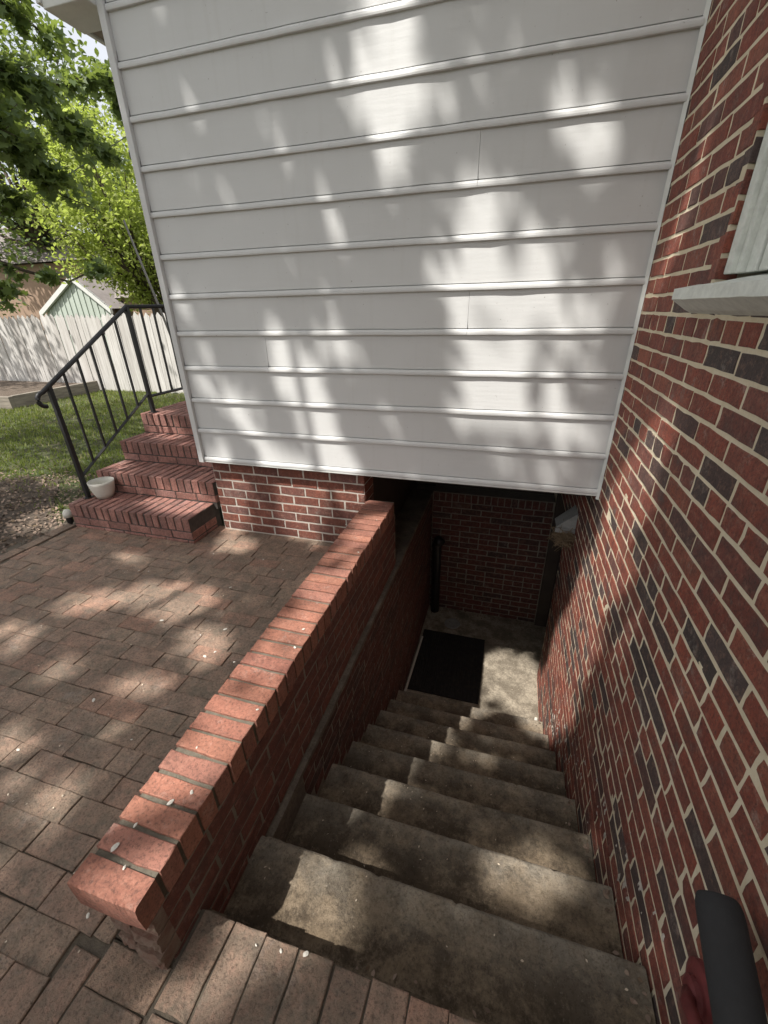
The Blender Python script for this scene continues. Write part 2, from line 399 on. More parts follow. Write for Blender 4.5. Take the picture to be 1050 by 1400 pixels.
# ================================================================== BRICK HOUSE (right)
house = thing('brick_house', (XR+.3, 1.5, FL), 'red brick house with tan mortar, white window sill and cellar door', 'house')
MF = XR + .0022                 # mortar face, bricks stand 5 mm proud
WY0, WY1, WZ0, WZ1 = .35, 1.665, 1.64, 3.1     # window opening
DY0, DY1, DZ1 = 3.30, 4.108, .02                # cellar door opening
g = MB()
def wallbox(y0, y1, z0, z1): g.box(MF, MF+.24, y0, y1, z0, z1)
wallbox(-3.2, WY0, -2.0, 4.2); wallbox(WY0, WY1, -2.0, WZ0); wallbox(WY0, WY1, WZ1, 4.2)
wallbox(WY1, DY0, -2.0, 4.2); wallbox(DY0, DY1, DZ1, 4.2); wallbox(DY1, 4.6, -2.0, 4.2)
hwall = g.build('wall', M['house_mortar'], house)
def cut(lo, hi, z):
    sp = [(lo, hi)]
    for a0, a1, z0, z1 in ((WY0, WY1, WZ0-.02, WZ1), (DY0, DY1, -3, DZ1)):
        if z + .035 > z0 and z + .035 < z1:
            ns = []
            for l, h in sp:
                if h <= a0 or l >= a1: ns.append((l, h)); continue
                if l < a0: ns.append((l, a0))
                if h > a1: ns.append((a1, h))
            sp = ns
    return sp
P = []; Hp = .0693; z = FL - .05; k = 0
while z < 3.3:
    header = (k % 6 == 5)
    off = random.uniform(0, .02) + (.106 if k % 2 else 0)
    P += course_bricks(-.55, 4.12, z, XR, 'y', -X_, .213, Hp, .0125, .05, off, header, cut, hp=.1075)
    z += Hp; k += 1
# brick reveal on the far side of the window
z = WZ0 + .01
while z < WZ1 - .05:
    P.append(piece((XR+.03, WY1-.006, z+Hp/2), -Y_, Z_, .058, Hp-.0125, .05)); z += Hp
P2 = [p for p in P]
lay(hwall, 'brick', M['house_brick'], P2, 300, 'brick_field', ch=.0022, jit=.0013)
# mortar smears where the stairs were cast against the wall
g = MB()
for k in range(70):
    i = random.uniform(.0, 6.5); yy = .69 + .275*i + random.gauss(0, .05); zz = -.12 - .2*i + random.uniform(.04, .30)
    r = random.uniform(.008, .028); n = 9; pts = [(XR-.0035, yy, zz)]
    for a in range(n): pts.append((XR+.003, yy + r*random.uniform(.4, 1.0)*math.cos(a*2*math.pi/n), zz + r*random.uniform(.6, 2.2)*math.sin(a*2*math.pi/n)))
    g.add(pts, [(0, 1+(a+1)%n, 1+a) for a in range(n)])
tag(g.build('mortar_smear', M['white_mortar'], hwall), kind='stuff')
# window: frame in the reveal, sloping sill
win = MB().box(XR+.05, XR+.17, WY0, WY1-.14, WZ0+.03, WZ0+.11).build('window', M['old_trim'], house, bevel=.004)
g = MB(); yj = WY1 - .002
for a, b, d in ((.008, .05, .016), (.05, .075, .03), (.075, .13, .045)): g.box(XR+d, XR+.17, yj-b, yj-a, WZ0+.03, WZ1)
g.build('frame', M['old_trim'], win, bevel=.003)
MB().box(XR+.09, XR+.168, WY0, WY0+.1, WZ0+.03, WZ1).build('frame', M['old_trim'], win, bevel=.003)
MB().box(XR+.128, XR+.136, WY0+.1, WY1-.12, WZ0+.12, WZ1).build('pane', M['glass'], win)
g = MB(); n = 24; prof = [(-.068, 1.607), (-.066, 1.638), (.10, 1.668), (.17, 1.668), (.17, 1.60), (.01, 1.56), (-.02, 1.575)]
for i in range(n+1):
    yy = .26 + (1.785-.26)*i/n
    for o, zz in prof: g.v.append((XR+o+random.gauss(0,.0008), yy, zz+random.gauss(0,.0008)))
m = len(prof)
for i in range(n):
    for k2 in range(m): g.f.append((i*m+k2, i*m+(k2+1)%m, (i+1)*m+(k2+1)%m, (i+1)*m+k2))
g.f.append(tuple(range(m-1,-1,-1))); g.f.append(tuple(range(n*m, (n+1)*m)))
g.build('sill', M['old_trim'], win)
# cellar door
door = MB().box(XR+.12, XR+.16, DY0+.05, DY1-.05, FL+.02, DZ1-.05).build('door', M['door'], house, bevel=.003)
MB().tube([(XR+.12, 3.42, FL+.95), (XR+.075, 3.42, FL+.95)], [.012, .028], 14).build('handle', M['metal_box'], door)
MB().box(XR+.03, XR+.14, DY0+.002, DY0+.048, FL, DZ1-.002).build('door_jamb', M['dark_wood'], door, bevel=.003)
MB().box(XR+.001, XR+.14, DY1-.048, DY1-.002, FL, DZ1-.002).build('door_jamb', M['dark_wood'], door, bevel=.003)
MB().box(XR+.03, XR+.14, DY0+.05, DY1-.05, DZ1-.047, DZ1-.002).build('door_head', M['dark_wood'], door, bevel=.003)

# ================================================================== HOUSE ADDITION (white siding over the stairwell)
add = thing('house_addition', (-.8, 3.4, 0), 'white clapboard house addition on a red brick footing overhanging the stairwell', 'building')
LX0, LX1, Z0, EX = -2.118, .548, .612, .2123
jp = {}
for px, py in ((655, 215), (640, 430), (365, 482)):
    q = onY(px, py, YS); k = int((q[2]-Z0)/EX); jp.setdefault(k, []).append(q[0])
for k in range(14):
    z0 = Z0 + k*EX; z1 = z0 + EX + .004
    prof = [(-.012, z1), (.001, z1-.002), (.004, z0+.034), (-.006, z0+.0333), (-.006, z0+.0295), (.007, z0+.0288), (.0125, z0+.0255), (.0155, z0+.018), (.0165, z0+.009), (.0155, z0+.002), (.0125, z0), (-.004, z0+.001)]
    cuts = [LX0] + sorted(jp.get(k, [])) + [LX1]
    for a, b in zip(cuts[:-1], cuts[1:]):
        g = MB().sweep(prof, a + (.0012 if a != LX0 else 0), b, .12, .0011)
        g.v = [(x, y + YS, z) for x, y, z in g.v]
        g.build('siding_board', M['paint'], add, smooth=False)
MB().box(LX0+.01, LX1+.006, YS+.013, YS+.05, Z0+.005, 3.6).build('sheathing', M['dark_wood'], add)
MB().box(-2.158, LX0-.001, YS-.028, YS+.05, Z0-.012, 3.6).build('corner_board', M['paint'], add, bevel=.003)
MB().box(LX0, LX1+.004, YS-.014, YS+.012, Z0-.011, Z0-.001).build('drip_edge', M['trim'], add, bevel=.002)
g = MB(); n = 60
for i in range(n+1):
    zz = Z0-.03 + i*(3.6-Z0+.03)/n; d = random.uniform(.004, .009)
    g.v += [(XR-.014-d*.4, YS-.006-d, zz), (XR-.001, YS-.016-d, zz), (XR-.001, YS+.01, zz)]
for i in range(n): g.f += [(i*3, i*3+1, i*3+4, i*3+3), (i*3+1, i*3+2, i*3+5, i*3+4)]
g.build('caulk_strip', M['trim'], add)
MB().box(-2.13, -2.158, YS+.051, 6.2, Z0-.01, 3.6).build('side_wall', M['paint'], add)
MB().box(-2.12, XR, YS+.051, 4.6, Z0, Z0+.04).build('underside', M['dark_wood'], add)
for k in range(4): MB().box(-.86, XR-.01, 2.75+k*.45, 2.79+k*.45, Z0-.14, Z0-.001).build('joist', M['dark_wood'], add)
MB().box(-.901, XR, 4.312, 4.40, -.32, Z0-.002).build('rim_board', M['dark_wood'], add)
# eave with boxed return over the left corner
MB().box(-2.425, -2.159, 2.60, 6.3, 2.995, 3.015).build('soffit', M['soffit'], add)
MB().box(-2.45, -2.426, 2.36, 6.3, 2.985, 3.19).build('fascia', M['trim'], add, bevel=.003)
MB().box(-2.424, -2.159, 2.37, 2.599, 2.965, 3.17).build('eave_return', M['trim'], add, bevel=.004)
# brick footing
fnd = MB().box(-2.125, -.902, 2.5225, 2.72, -.25, Z0-.012).build('footing', M['white_mortar'], add)
MB().box(-1.08, -.902, 2.722, 4.42, -.32, Z0-.012).build('return_wall', M['dark_wood'], add)
P = []; z = .005; k = 0
while z < .60:
    P += course_bricks(-2.128, -.897, z, 2.52, 'x', -Y_, .204, min(.0713, .602-z+.01), .0105, .05, .05 if k % 2 else .15)
    P += [piece((-.898, 2.62, z+.035), X_, Z_, .19, .06, .03)]
    z += .0713; k += 1
lay(fnd, 'brick', M['found_brick'], P, 300, 'brick_field')

# ================================================================== RETAINING WALL with rowlock coping
rw = thing('retaining_wall', (-.8, 1.45, -.15), 'low red brick retaining wall with salmon brick coping along the stairwell', 'wall')
core = MB().box(-.889, XL-.0025, .30, 2.595, -.164, .268).build('core', M['grey_mortar'], rw)
cap = MB().box(-.893, XL-.006, .285, 2.592, .2685, .3615).build('coping', M['cap_mortar'], rw)
P = []; y = .268; i = 0
while y < 2.56:
    wd = .0655 if i == 0 else .0585
    if i: P.append(piece((-.80, y+wd/2, .371), Z_, Y_, .2, wd, .1015, .001, .005))
    y += wd + .0132; i += 1
g = MB(); n = 40; rc = random.Random(3); ch_ = 0; x0c, x1c = -.90, XL
for i in range(n+1):                           # first coping brick with a spalled front edge
    u = i/n; x_ = x0c + (x1c-x0c)*u; ch_ = .45*ch_ + .55*abs(rc.gauss(0, .0032)) + (.007*max(0, 1-((u-.93)/.1)**2) if u > .8 else 0)*.5
    g.v += [(x_, .3325, .37), (x_, .2685+ch_, .371), (x_, .2665+ch_*.5, .3685-ch_*.5), (x_, .266+.2*ch_, .335), (x_, .267+.012*max(0,u-.7), .2705), (x_, .3325, .2705)]
for i in range(n):
    for k in range(6): g.f.append((i*6+k, (i+1)*6+k, (i+1)*6+(k+1)%6, i*6+(k+1)%6))
g.f += [(0,1,2,3,4,5), tuple(n*6+k for k in range(5,-1,-1))]
g.build('coping_brick', M['coping_brick'], cap)
lay(cap, 'coping_brick', M['coping_brick'], P, 300, ch=.0018, jit=.0014)
P = []; z = .268 - .0715; k = 0
while z > -.17:
    P += course_bricks(.288, 2.596, z, XL, 'y', X_, .208, .0715, .0105, .05, .104 if k % 2 else 0)
    z -= .0715; k += 1
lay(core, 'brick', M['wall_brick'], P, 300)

def rough_block(x0, x1, y0, y1, z0, z1, amp, nx=18, nz=5):
    g = MB(); W_ = nz+1
    for i in range(nx+1):
        for j in range(nz+1):
            e = (i in (0, nx)) or (j in (0, nz))
            g.v.append((x0+(x1-x0)*i/nx + random.gauss(0, amp*.15), y0 + abs(random.gauss(0, amp)) + (amp*1.6 if e else 0), z0+(z1-z0)*j/nz + random.gauss(0, amp*.2)))
    for i in range(nx):
        for j in range(nz): g.f.append((i*W_+j, (i+1)*W_+j, (i+1)*W_+j+1, i*W_+j+1))
    bd = [i*W_ for i in range(nx+1)] + [nx*W_+j for j in range(1, nz+1)] + [i*W_+nz for i in range(nx-1, -1, -1)] + [j for j in range(nz-1, 0, -1)]
    o = len(g.v)
    for b in bd: g.v.append((g.v[b][0], y1, g.v[b][2]))
    n = len(bd)
    for k in range(n): g.f.append((bd[k], o+k, o+(k+1)%n, bd[(k+1)%n]))
    return g
for k in range(3):                             # weathered ends of the courses under the coping
    zt = .266 - .0715*k; xa = -.868 + .012*k
    rough_block(xa, -.79, .284-.007*k, .32, zt-.064, zt, .002, 8, 5).build('end_brick', M['rough_end'], rw)
    rough_block(-.782, XL+.0005, .279-.010*k, .32, zt-.066, zt, .0028, 8, 5).build('end_brick', M['rough_end'], rw)
rough_block(-.862, XL-.004, .288, .325, .03, .266, .002).build('end_mortar', M['grey_mortar'], rw)
# lower stairwell wall, ledge and end wall
lw = thing('stairwell_wall', (-.78, 2.4, FL), 'shade-darkened red brick side wall of the stairwell below a concrete ledge', 'wall')
lcore = MB().box(-.88, -.6845, .42, 4.3, -1.95, -.2).build('core', M['grey_mortar'], lw)
g = MB(); n = 40
for i in range(n+1):
    yy = .70 + (4.1-.70)*i/n; e = random.gauss(0, .002)
    g.v += [(-.90, yy, -.165), (-.676+e, yy, -.168+e), (-.674+e, yy, -.174), (-.676+e, yy, -.199), (-.90, yy, -.199)]
for i in range(n):
    for k in range(5): g.f.append((i*5+k, i*5+(k+1)%5, (i+1)*5+(k+1)%5, (i+1)*5+k))
g.f += [(4,3,2,1,0), tuple(n*5+k for k in range(5))]
g.build('ledge', M['ledge'], lw)
g = MB(); g.box(-.70, -.677, .70, .955, -.34, -.2); g.build('parging', M['ledge'], lw, bevel=.004)
P = []; z = -.2 - .0693; k = 0
while z > -1.80:
    ymax = 4.11; y0 = max(.96, .69 + .275*(-.12 - (z+.07))/.2 - .05)
    P += course_bricks(y0, ymax, z, -.682, 'y', X_, .21, .0693, .0105, .05, .105 if k % 2 else .02, k % 7 == 6, hp=.106); z -= .0693; k += 1
lay(lcore, 'brick', M['cellar_shade_brick'], P, 300)
ew = thing('cellar_end_wall', (-.06, 4.15, FL), 'shaded red brick wall at the foot of the stairs with a soldier top row', 'wall')
ecore = MB().box(-.684, XR+.002, 4.1125, 4.31, -1.95, -.185).build('core', M['grey_mortar'], ew)
P = []; z = -.19 - .1; x = -.68
while x < XR - .03: P.append(piece((x+.034, 4.11, z+.05), -Y_, Z_, .058, .092, .05)); x += .068
k = 0; z -= .0693
while z > -1.80:
    P += course_bricks(-.685, XR, z, 4.11, 'x', -Y_, .21, .0693, .0105, .05, .105 if k % 2 else 0, k in (6, 13), hp=.105); z -= .0693; k += 1
lay(ecore, 'brick', M['cellar_shade_brick'], P, 300)

# ================================================================== CELLAR STAIRS
st = thing('cellar_stairs', (-.06, 1.6, FL), 'worn stained concrete steps descending to the cellar door', 'stairs')
def step_mesh(y0, z0, y1, zb):
    """riser top/nosing at y1; tread from y0 (back, under previous riser) to y1 at z0; riser down to zb"""
    g = MB(); nx = 90; xa, xb = -.70, XR-.006
    prof = []
    for t_ in np.linspace(0, 1, 9): prof.append((y0 + (y1-.016-y0)*t_, z0))
    for a in (20, 45, 70): prof.append((y1-.016+.016*math.sin(math.radians(a)), z0-.016+.016*math.cos(math.radians(a))))
    for t_ in np.linspace(0, 1, 5): prof.append((y1 - .012*t_, z0-.018 + (zb-z0+.018)*t_))
    m = len(prof); ph = [random.uniform(0, 6) for _ in range(6)]
    def wv(x, s): return .0007*math.sin(x*7*s+ph[0]) + .0005*math.sin(x*17*s+ph[1]) + .0004*math.sin(x*41*s+ph[2])
    chips = [(random.uniform(xa, xb), random.uniform(.006, .02), random.uniform(.0015, .005)) for _ in range(5)]
    for i in range(nx+1):
        x = xa + (xb-xa)*i/nx
        c = sum(d*max(0, 1-((x-a)/b)**2) for a, b, d in chips) + abs(random.gauss(0, .0005))
        for j, (yy, zz) in enumerate(prof):
            e = 1 if 8 <= j <= 12 else .25
            wear_shade = -.006*math.exp(-((x+.05)/.32)**2)*max(0, (j-3)/6) if j <= 11 else 0
            g.v.append((x, yy - c*e*(1 if j > 7 else 0) + wv(x, 1)*(1 if j > 7 else 0), zz - c*e*.7 + wear_shade + wv(x+yy*3, .6)*.7))
    for i in range(nx):
        for j in range(m-1): g.f.append((i*m+j, (i+1)*m+j, (i+1)*m+j+1, i*m+j+1))
    # right end face
    g.f.append(tuple(nx*m+j for j in range(m)) )
    return g
for i in range(8):
    y0 = .36 if i == 0 else .69 + .275*(i-1) - .02
    y1, z0 = .69 + .275*i, -.12 - .2*i
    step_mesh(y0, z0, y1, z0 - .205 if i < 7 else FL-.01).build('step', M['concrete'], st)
    me = [o for o in COL.objects if o.name.startswith('step') and o.parent == st][-1].data
    at = me.attributes.new('wear_shade', 'FLOAT', 'POINT'); mm = 17; at.data.foreach_set('value', [(max(0, (j-3)/5)**1.5 if j <= 8 else 1. if j <= 11 else .25) for k_ in range(len(me.vertices)) for j in (k_ % mm,)])  # inner treads darker, riser shade put into the colour; nosings paler from wear
MB().box(-.70, XR-.006, .405, .42, -.4, -.006).build('top_riser', M['concrete'], st)
tag(MB().box(-.72, 1.0, 2.55, 4.2, FL-.15, FL).build('cellar_landing', M['landing']), kind='structure')
tag(MB().box(-.655, .025, 2.80, 3.66, FL+.002, FL+.012).build('shade_mat', M['mat'], bevel=.003), 'black rubber mat enlarged to stand in for shade on the cellar landing', 'mat')  # mat widened so its black stands in for the landing's shade
g = MB().lathe([(0,.004),(.05,.004),(.075,.012),(.085,.012),(.09,.003)], (-.36, 3.84, FL), 20)
tag(g.build('floor_drain', M['metal_box'], smooth=True), 'round metal floor drain on the cellar landing by the end wall', 'drain')
tag(MB().tube([(-.66, 2.72, FL+.022), (-.655, 3.2, FL+.022), (-.65, 3.52, FL+.022)], .011, 10).build('white_pipe', M['spot']), 'thin white plastic pipe lying along the foot of the stairwell wall', 'pipe')
tag(MB().tube([(.515, 2.655, FL+.016), (.53, 2.78, FL+.016)], .015, 10).build('pipe_offcut', M['spot']), 'short white plastic pipe offcut at the foot of the steps', 'pipe')
dp = MB().tube([(-.60, 4.03, FL), (-.605, 4.03, -.85), (-.61, 4.03, -.77), (-.585, 4.0, -.715), (-.545, 3.96, -.73)], [.05, .05, .05, .05, .048], 14)
tag(dp.build('standpipe', M['iron'], smooth=True), 'black standpipe with hooked top in the cellar corner', 'pipe')

# hood over the cellar door and the nest in it
hd = thing('vent_hood', (.50, 2.98, .1), 'grey metal vent hood on the brick wall under the addition', 'vent')
g = MB(); g.add([(XR-.002,2.90,.27),(XR-.002,3.06,.27),(XR-.002,3.06,.14),(XR-.002,2.90,.14),(.425,2.91,.15),(.425,3.04,.15),(.435,2.91,.135),(.435,3.04,.135)],
                [(0,1,5,4),(4,5,7,6),(0,4,6,3),(1,2,7,5),(3,6,7,2)])
g.build('hood', M['metal_box'], hd); MB().box(.42, XR-.003, 2.885, 2.899, .115, .15).build('front_lip', M['metal_box'], hd, bevel=.003)
g = MB()
for k in range(170):
    c = np.array([.50+random.gauss(0,.03), 2.92+random.gauss(0,.05), .075+random.gauss(0,.03)])
    a = random.uniform(0, 6.28); d = np.array([math.cos(a)*.06, math.sin(a)*.06, random.gauss(-.01,.03)])
    g.tube([c-d, c+d*.3+np.array([0,0,.006]), c+d], random.uniform(.0012,.0026), 4)
tag(g.build('bird_nest', M['twig']), 'tangled twig bird nest under the grey vent hood', 'nest')

# ================================================================== HANDRAIL
hr = thing('handrail', (.5, .4, .2), 'black foam covered handrail with dark red bracket on the brick wall', 'handrail')
A = onX(980, 1224, .487); dA = -((A-CAM) @ RM)[2]; B = CAM + ray(1012, 1400)*dA*.86
d = (A-B)/np.linalg.norm(A-B); rr = .0385
pts = [B - d*.7, B, A - d*.03]; rad = [rr, rr, rr]
for a in (25, 50, 70, 85): pts.append(A - d*.03 + d*.03*math.sin(math.radians(a))); rad.append(rr*(.72+.28*math.cos(math.radians(a))) if a < 80 else rr*.45)
MB().tube(pts, rad, 24).build('rail', M['foam'], hr, smooth=True)
fl = onX(964, 1366, XR); K = B + d*.05
g = MB()
def disc(c, r, t0, t1):
    g.tube([(c[0]-t0, c[1], c[2]), (c[0]-t0-(t1-t0)*.7, c[1], c[2]), (c[0]-t1, c[1], c[2])], [r, r*.98, r*.75], 20)
disc(fl, .066, .0, .018); disc(fl, .034, .018, .034)
g.build('flange', M['red_iron'], hr, smooth=False)
MB().tube([fl - X_*.03, fl - X_*.05 - Y_*.03 + Z_*.03, B - d*.16 - Z_*.03], [.015,.015,.014], 12).build('bracket_arm', M['red_iron'], hr, smooth=True)

# ================================================================== PORCH STEPS
ps = thing('porch_steps', (-2.75, 2.7, 0), 'four red brick porch steps laid with rowlock treads beside the white siding', 'steps')
tops = [(2.23, .215, -3.38, -2.195), (2.53, .395, -3.345, -2.165), (2.83, .575, -3.335, -2.165), (3.12, .757, -3.325, -2.165)]
for i, (yf, zt, xa, xb) in enumerate(tops):
    yb = tops[i+1][0] + .05 if i < 3 else 4.6
    zb = -.05 if i == 0 else tops[i-1][1] - .05
    s = MB().box(xa+.005, xb-.005, yf+.006, yb, zb, zt-.007).build('step', M['step_mortar'], ps)
    P = []; nb = int(round((xb-xa)/.0705)); pw = (xb-xa)/nb
    for k in range(nb):
        x = xa + pw*(k+.5)
        P.append(piece((x, yf+.1, zt), Z_, Y_, pw-.014, .199, .105, .0008, .003))
    dep = yb - (yf+.206)
    if i == 3: 
        yy = yf + .206
        while yy < 4.5:
            for k in range(nb): P.append(piece((xa+pw*(k+.5), yy+.1, zt-.001), Z_, Y_, pw-.014, .198, .05, .0012, .006))
            yy += .206
    else:
        for k in range(nb):
            P.append(piece((xa+pw*(k+.5), yf+.206+.05, zt-.001), Z_, Y_, pw-.014, .094, .05, .0012, .006))
    zz = zt - .112; k = 0
    while zz > (0 if i == 0 else tops[i-1][1]) + .01:
        zl = max(zz-.07, (0 if i == 0 else tops[i-1][1])+.002); hh = zz - zl
        q = course_bricks(xa, xb, zl, yf+.002, 'x', -Y_, .205, hh, .009, .04, .1 if k % 2 else .03); P += q
        P += course_bricks(yf+.005, min(yb, yf+.3), zl, xb-.002, 'y', X_, .205, hh, .009, .04, .05)
        P += course_bricks(yf+.005, min(yb, yf+.3), zl, xa+.002, 'y', -X_, .205, hh, .009, .04, .05)
        zz -= .07; k += 1
    lay(s, 'brick', M['step_brick'], P, 300, ch=.003, jit=.001)
# iron railing
rl = thing('iron_railing', (-3.27, 2.9, .2), 'black wrought iron railing along the porch steps', 'railing')
RX = -3.285; p1 = (RX-.03, 2.375); p2 = (RX+.06, 3.19)
def tr(t): return RX-.03 + .09*t, 2.375 + (3.19-2.375)*t
def ztop(t): return 1.125 + (1.655-1.125)*t
def zbot(t): return .40 + (.935-.40)*t
def sq(a, b, w_): return MB().tube([a, b], w_*.707, 4)
for t_, za in ((0, .213), (1, .755)):
    x, y = tr(t_); MB().box(x-.016, x+.016, y-.016, y+.016, za, ztop(t_)).build('post', M['iron'], rl, bevel=.003)
    MB().box(x-.03, x+.03, y-.03, y+.03, za, za+.008).build('post_foot', M['iron'], rl)
pt = []
for a in range(0, 200, 20):
    x, y = tr(-.07); r = .05; pt.append((x, y - r*math.sin(math.radians(a)), ztop(-.07)-r + r*math.cos(math.radians(a))))
pt = list(reversed(pt)); x, y = tr(1); 
g = MB().tube(pt + [(x, y, ztop(1))], .0165, 10); g.tube([(x, y, ztop(1)), (x+.03, 4.5, ztop(1)+.005)], .0165, 10); g.build('handrail', M['iron'], rl, smooth=True)
a0, a1 = tr(0), tr(1)
g = MB(); g.tube([(*a0, zbot(0)), (*a1, zbot(1))], .013, 4); g.tube([(*a1, .905), (a1[0]+.03, 4.5, .905)], .013, 4); g.build('bottom_rail', M['iron'], rl)
for k in range(1, 6):
    t_ = k/6.05; x, y = tr(t_); MB().box(x-.0075, x+.0075, y-.0075, y+.0075, zbot(t_), ztop(t_)).build('baluster', M['iron'], rl)
for k in range(1, 9):
    x, y = a1[0]+.003*k, 3.19 + .145*k; MB().box(x-.0075, x+.0075, y-.0075, y+.0075, .905, ztop(1)).build('baluster', M['iron'], rl)
pc = (-3.185, 2.425, .218)
g = MB().lathe([(r_*.78, z_*.86) for r_, z_ in ((.0,.003),(.068,.003),(.078,.0),(.095,.04),(.112,.09),(.122,.14),(.125,.165),(.118,.166),(.112,.13),(.095,.06),(.06,.03),(0,.03))], pc, 32)
tag(g.build('flower_pot', M['pot'], smooth=True), 'empty off-white round plastic pot on the lowest porch step', 'pot')
sg = thing('garden_light', (-3.43, 2.24, 0), 'small white and black garden light at the corner of the porch steps', 'light')
MB().lathe([(0,.15),(.02,.145),(.035,.12),(.036,.085),(0,.085)], (-3.44,2.245,0), 14).build('cap', M['pot'], sg, smooth=True)
MB().lathe([(.026,.084),(.024,.03),(.01,.02),(.006,-.03)], (-3.44,2.245,0), 14).build('body', M['iron'], sg, smooth=True)
tag(MB().tube([(-4.273,4.5,2.524),(-4.068,4.5,1.677),(-3.68,4.5,-.03)], [.010,.013,.017], 10).build('leaning_pole', M['pole'], smooth=True), 'thin grey pole leaning upright on the lawn behind the railing', 'pole')
fd = thing('flood_light', (-2.19, 2.6, 2.4), 'small black flood light on the side of the white addition', 'light')
MB().tube([(-2.159,2.60,2.36),(-2.20,2.58,2.38)], .012, 8).build('arm', M['metal_box'], fd)
MB().tube([(-2.195,2.66,2.44),(-2.205,2.60,2.43),(-2.215,2.53,2.415)], [.022,.036,.042], 16).build('head', M['iron'], fd, smooth=True)

# ================================================================== BACK YARD
fe = thing('picket_fence', (-9, 7.85, 0), 'tall weathered whitewashed picket fence across the back lawn', 'fence')
FY = 7.85
MB().box(-19, -2.0, FY+.03, FY+.07, .35, .44).build('rail', M['timber'], fe); MB().box(-19, -2.0, FY+.03, FY+.07, 1.2, 1.29).build('rail', M['timber'], fe)
pv = []
for v in range(6):
    h = 1.60 + random.uniform(-.015, .015); wd = .138; g = MB()
    top = [(-wd/2,h-.055),(-wd*.02,h+.03),(wd/2,h-.055)]
    poly = [(-wd/2,0),(wd/2,0)] + list(reversed(top)); n = len(poly)
    g.add([(x,-.009,z) for x,z in poly] + [(x,.009,z) for x,z in poly], [tuple(range(n)), tuple(reversed(range(n,2*n)))] + [(i, n+i, n+(i+1)%n, (i+1)%n) for i in range(n)])
    me = bpy.data.meshes.new('picket'); me.from_pydata(g.v, [], g.f); me.materials.append(M['picket']); pv.append(me)
x = -19.
while x < -2.1:
    put(bpy.data.objects.new('picket', random.choice(pv)), fe, Matrix.Translation((x, FY+random.gauss(0,.004), -.02+random.gauss(0,.012))) @ Matrix.Rotation(random.gauss(0,.008),4,'Y') @ Matrix.Rotation(random.gauss(0,.02),4,'Z')); x += .146
for x in np.arange(-19, -2, 2.4): MB().box(x-.05, x+.05, FY+.071, FY+.17, -.1, 1.5).build('post', M['timber'], fe)
rb = thing('raised_bed', (-10.5, 6.7, 0), 'raised garden bed edged with weathered timbers against the fence', 'garden bed')
MB().box(-9.30, -9.22, 5.86, 7.75, -.05, .22).build('board', M['timber'], rb, bevel=.006)
MB().box(-13, -9.22, 5.78, 5.858, -.05, .21).build('board', M['timber'], rb, bevel=.006)
MB().box(-13, -9.302, 5.86, 7.76, -.05, .15).build('soil', M['mulch'], rb)

# neighbouring house and shed beyond the fence
nh = thing('neighbour_house', (-14, 15, 0), 'neighbouring house with brown shingle roof and pale green gable behind the fence', 'house')
e0, e1 = onY(-120, 366, 14.), onY(128, 358, 14.)
zr = onY(20, 310, 16.6)[2]
x0, x1 = e0[0]-4, e1[0]; zE = (e0[2]+e1[2])/2
MB().box(x0+.3, x1-.4, 14.4, 19, -.1, zE).build('wall', M['house_wall'], nh)
xr = onY(80, 320, 16.6)[0]
g = MB(); n = 14
for k in range(n):            # shingle courses as stepped strips
    t0, t1 = k/n, (k+1)/n
    def P_(t, dz, side): return ((x1 + (xr-x1)*t) if side else x0, 14+(2.6)*t, zE + (zr-zE)*t + dz)
    g.add([P_(t0,.035,0), P_(t0,.035,1), P_(t1,.012,1), P_(t1,.012,0), P_(t0,0,0), P_(t0,0,1)], [(0,1,2,3),(4,5,1,0)])
g.add([(x0,16.6,zr),(xr,16.6,zr),(x1,19.4,zE),(x0,19.4,zE)], [(0,1,2,3)]); g.add([(x1,14,zE),(x1,19.4,zE),(xr,16.6,zr)], [(0,1,2)])
g.build('roof', M['shingle'], nh)
ap = onY(101, 384, 12.6); bl, br = onY(64, 428, 12.6), onY(150, 424, 12.6)
gw = MB(); gw.add([(bl[0],12.6,-.1),(br[0],12.6,-.1),(br[0],12.6,br[2]),(ap[0],12.6,ap[2]),(bl[0],12.6,bl[2])], [(0,1,2,3,4)])
gw.add([(bl[0],12.6,-.1),(bl[0],14.5,-.1),(bl[0],14.5,bl[2]),(bl[0],12.6,bl[2])], [(3,2,1,0)]); gw.build('gable_wall', M['green_siding'], nh)
nb = 12
for k in range(1, nb):
    t = k/nb; x = bl[0] + (br[0]-bl[0])*t; zt = bl[2] + (ap[2]-bl[2])*(x-bl[0])/(ap[0]-bl[0]) if x < ap[0] else br[2] + (ap[2]-br[2])*(br[0]-x)/(br[0]-ap[0])
    MB().box(x-.02, x+.02, 12.575, 12.599, 0, zt-.03).build('batten', M['green_siding'], nh)
for a, b in ((bl, ap), (br, ap)):
    o = np.array([0,-.12,0]); u = np.array([0,0,.16]); th = np.array([0,.1,0])
    ext = (np.array(a)-np.array(b))*.12
    v = [a+ext+o, b+o, b+o+u, a+ext+o+u]; MB().add(v + [p+th for p in v], [(0,1,2,3),(7,6,5,4),(0,4,5,1),(3,2,6,7),(1,5,6,2),(0,3,7,4)]).build('rake_board', M['trim'], nh)
    r = np.array([0,3.0,0]); q = [a+ext+o+u, b+o+u, b+u+r, a+ext+u+r]; MB().add(q, [(0,1,2,3)]).build('gable_roof', M['shingle'], nh)
sh = thing('garden_shed', (-9.5, 14, 0), 'grey roofed shed half hidden by the light green tree', 'shed')
s0, s1 = onY(140, 408, 13.2), onY(225, 404, 13.2); zs = onY(160, 372, 14.8)[2]
MB().box(s0[0]+.2, s1[0]+1.5, 13.4, 16, -.1, s0[2]).build('wall', M['house_wall'], sh)
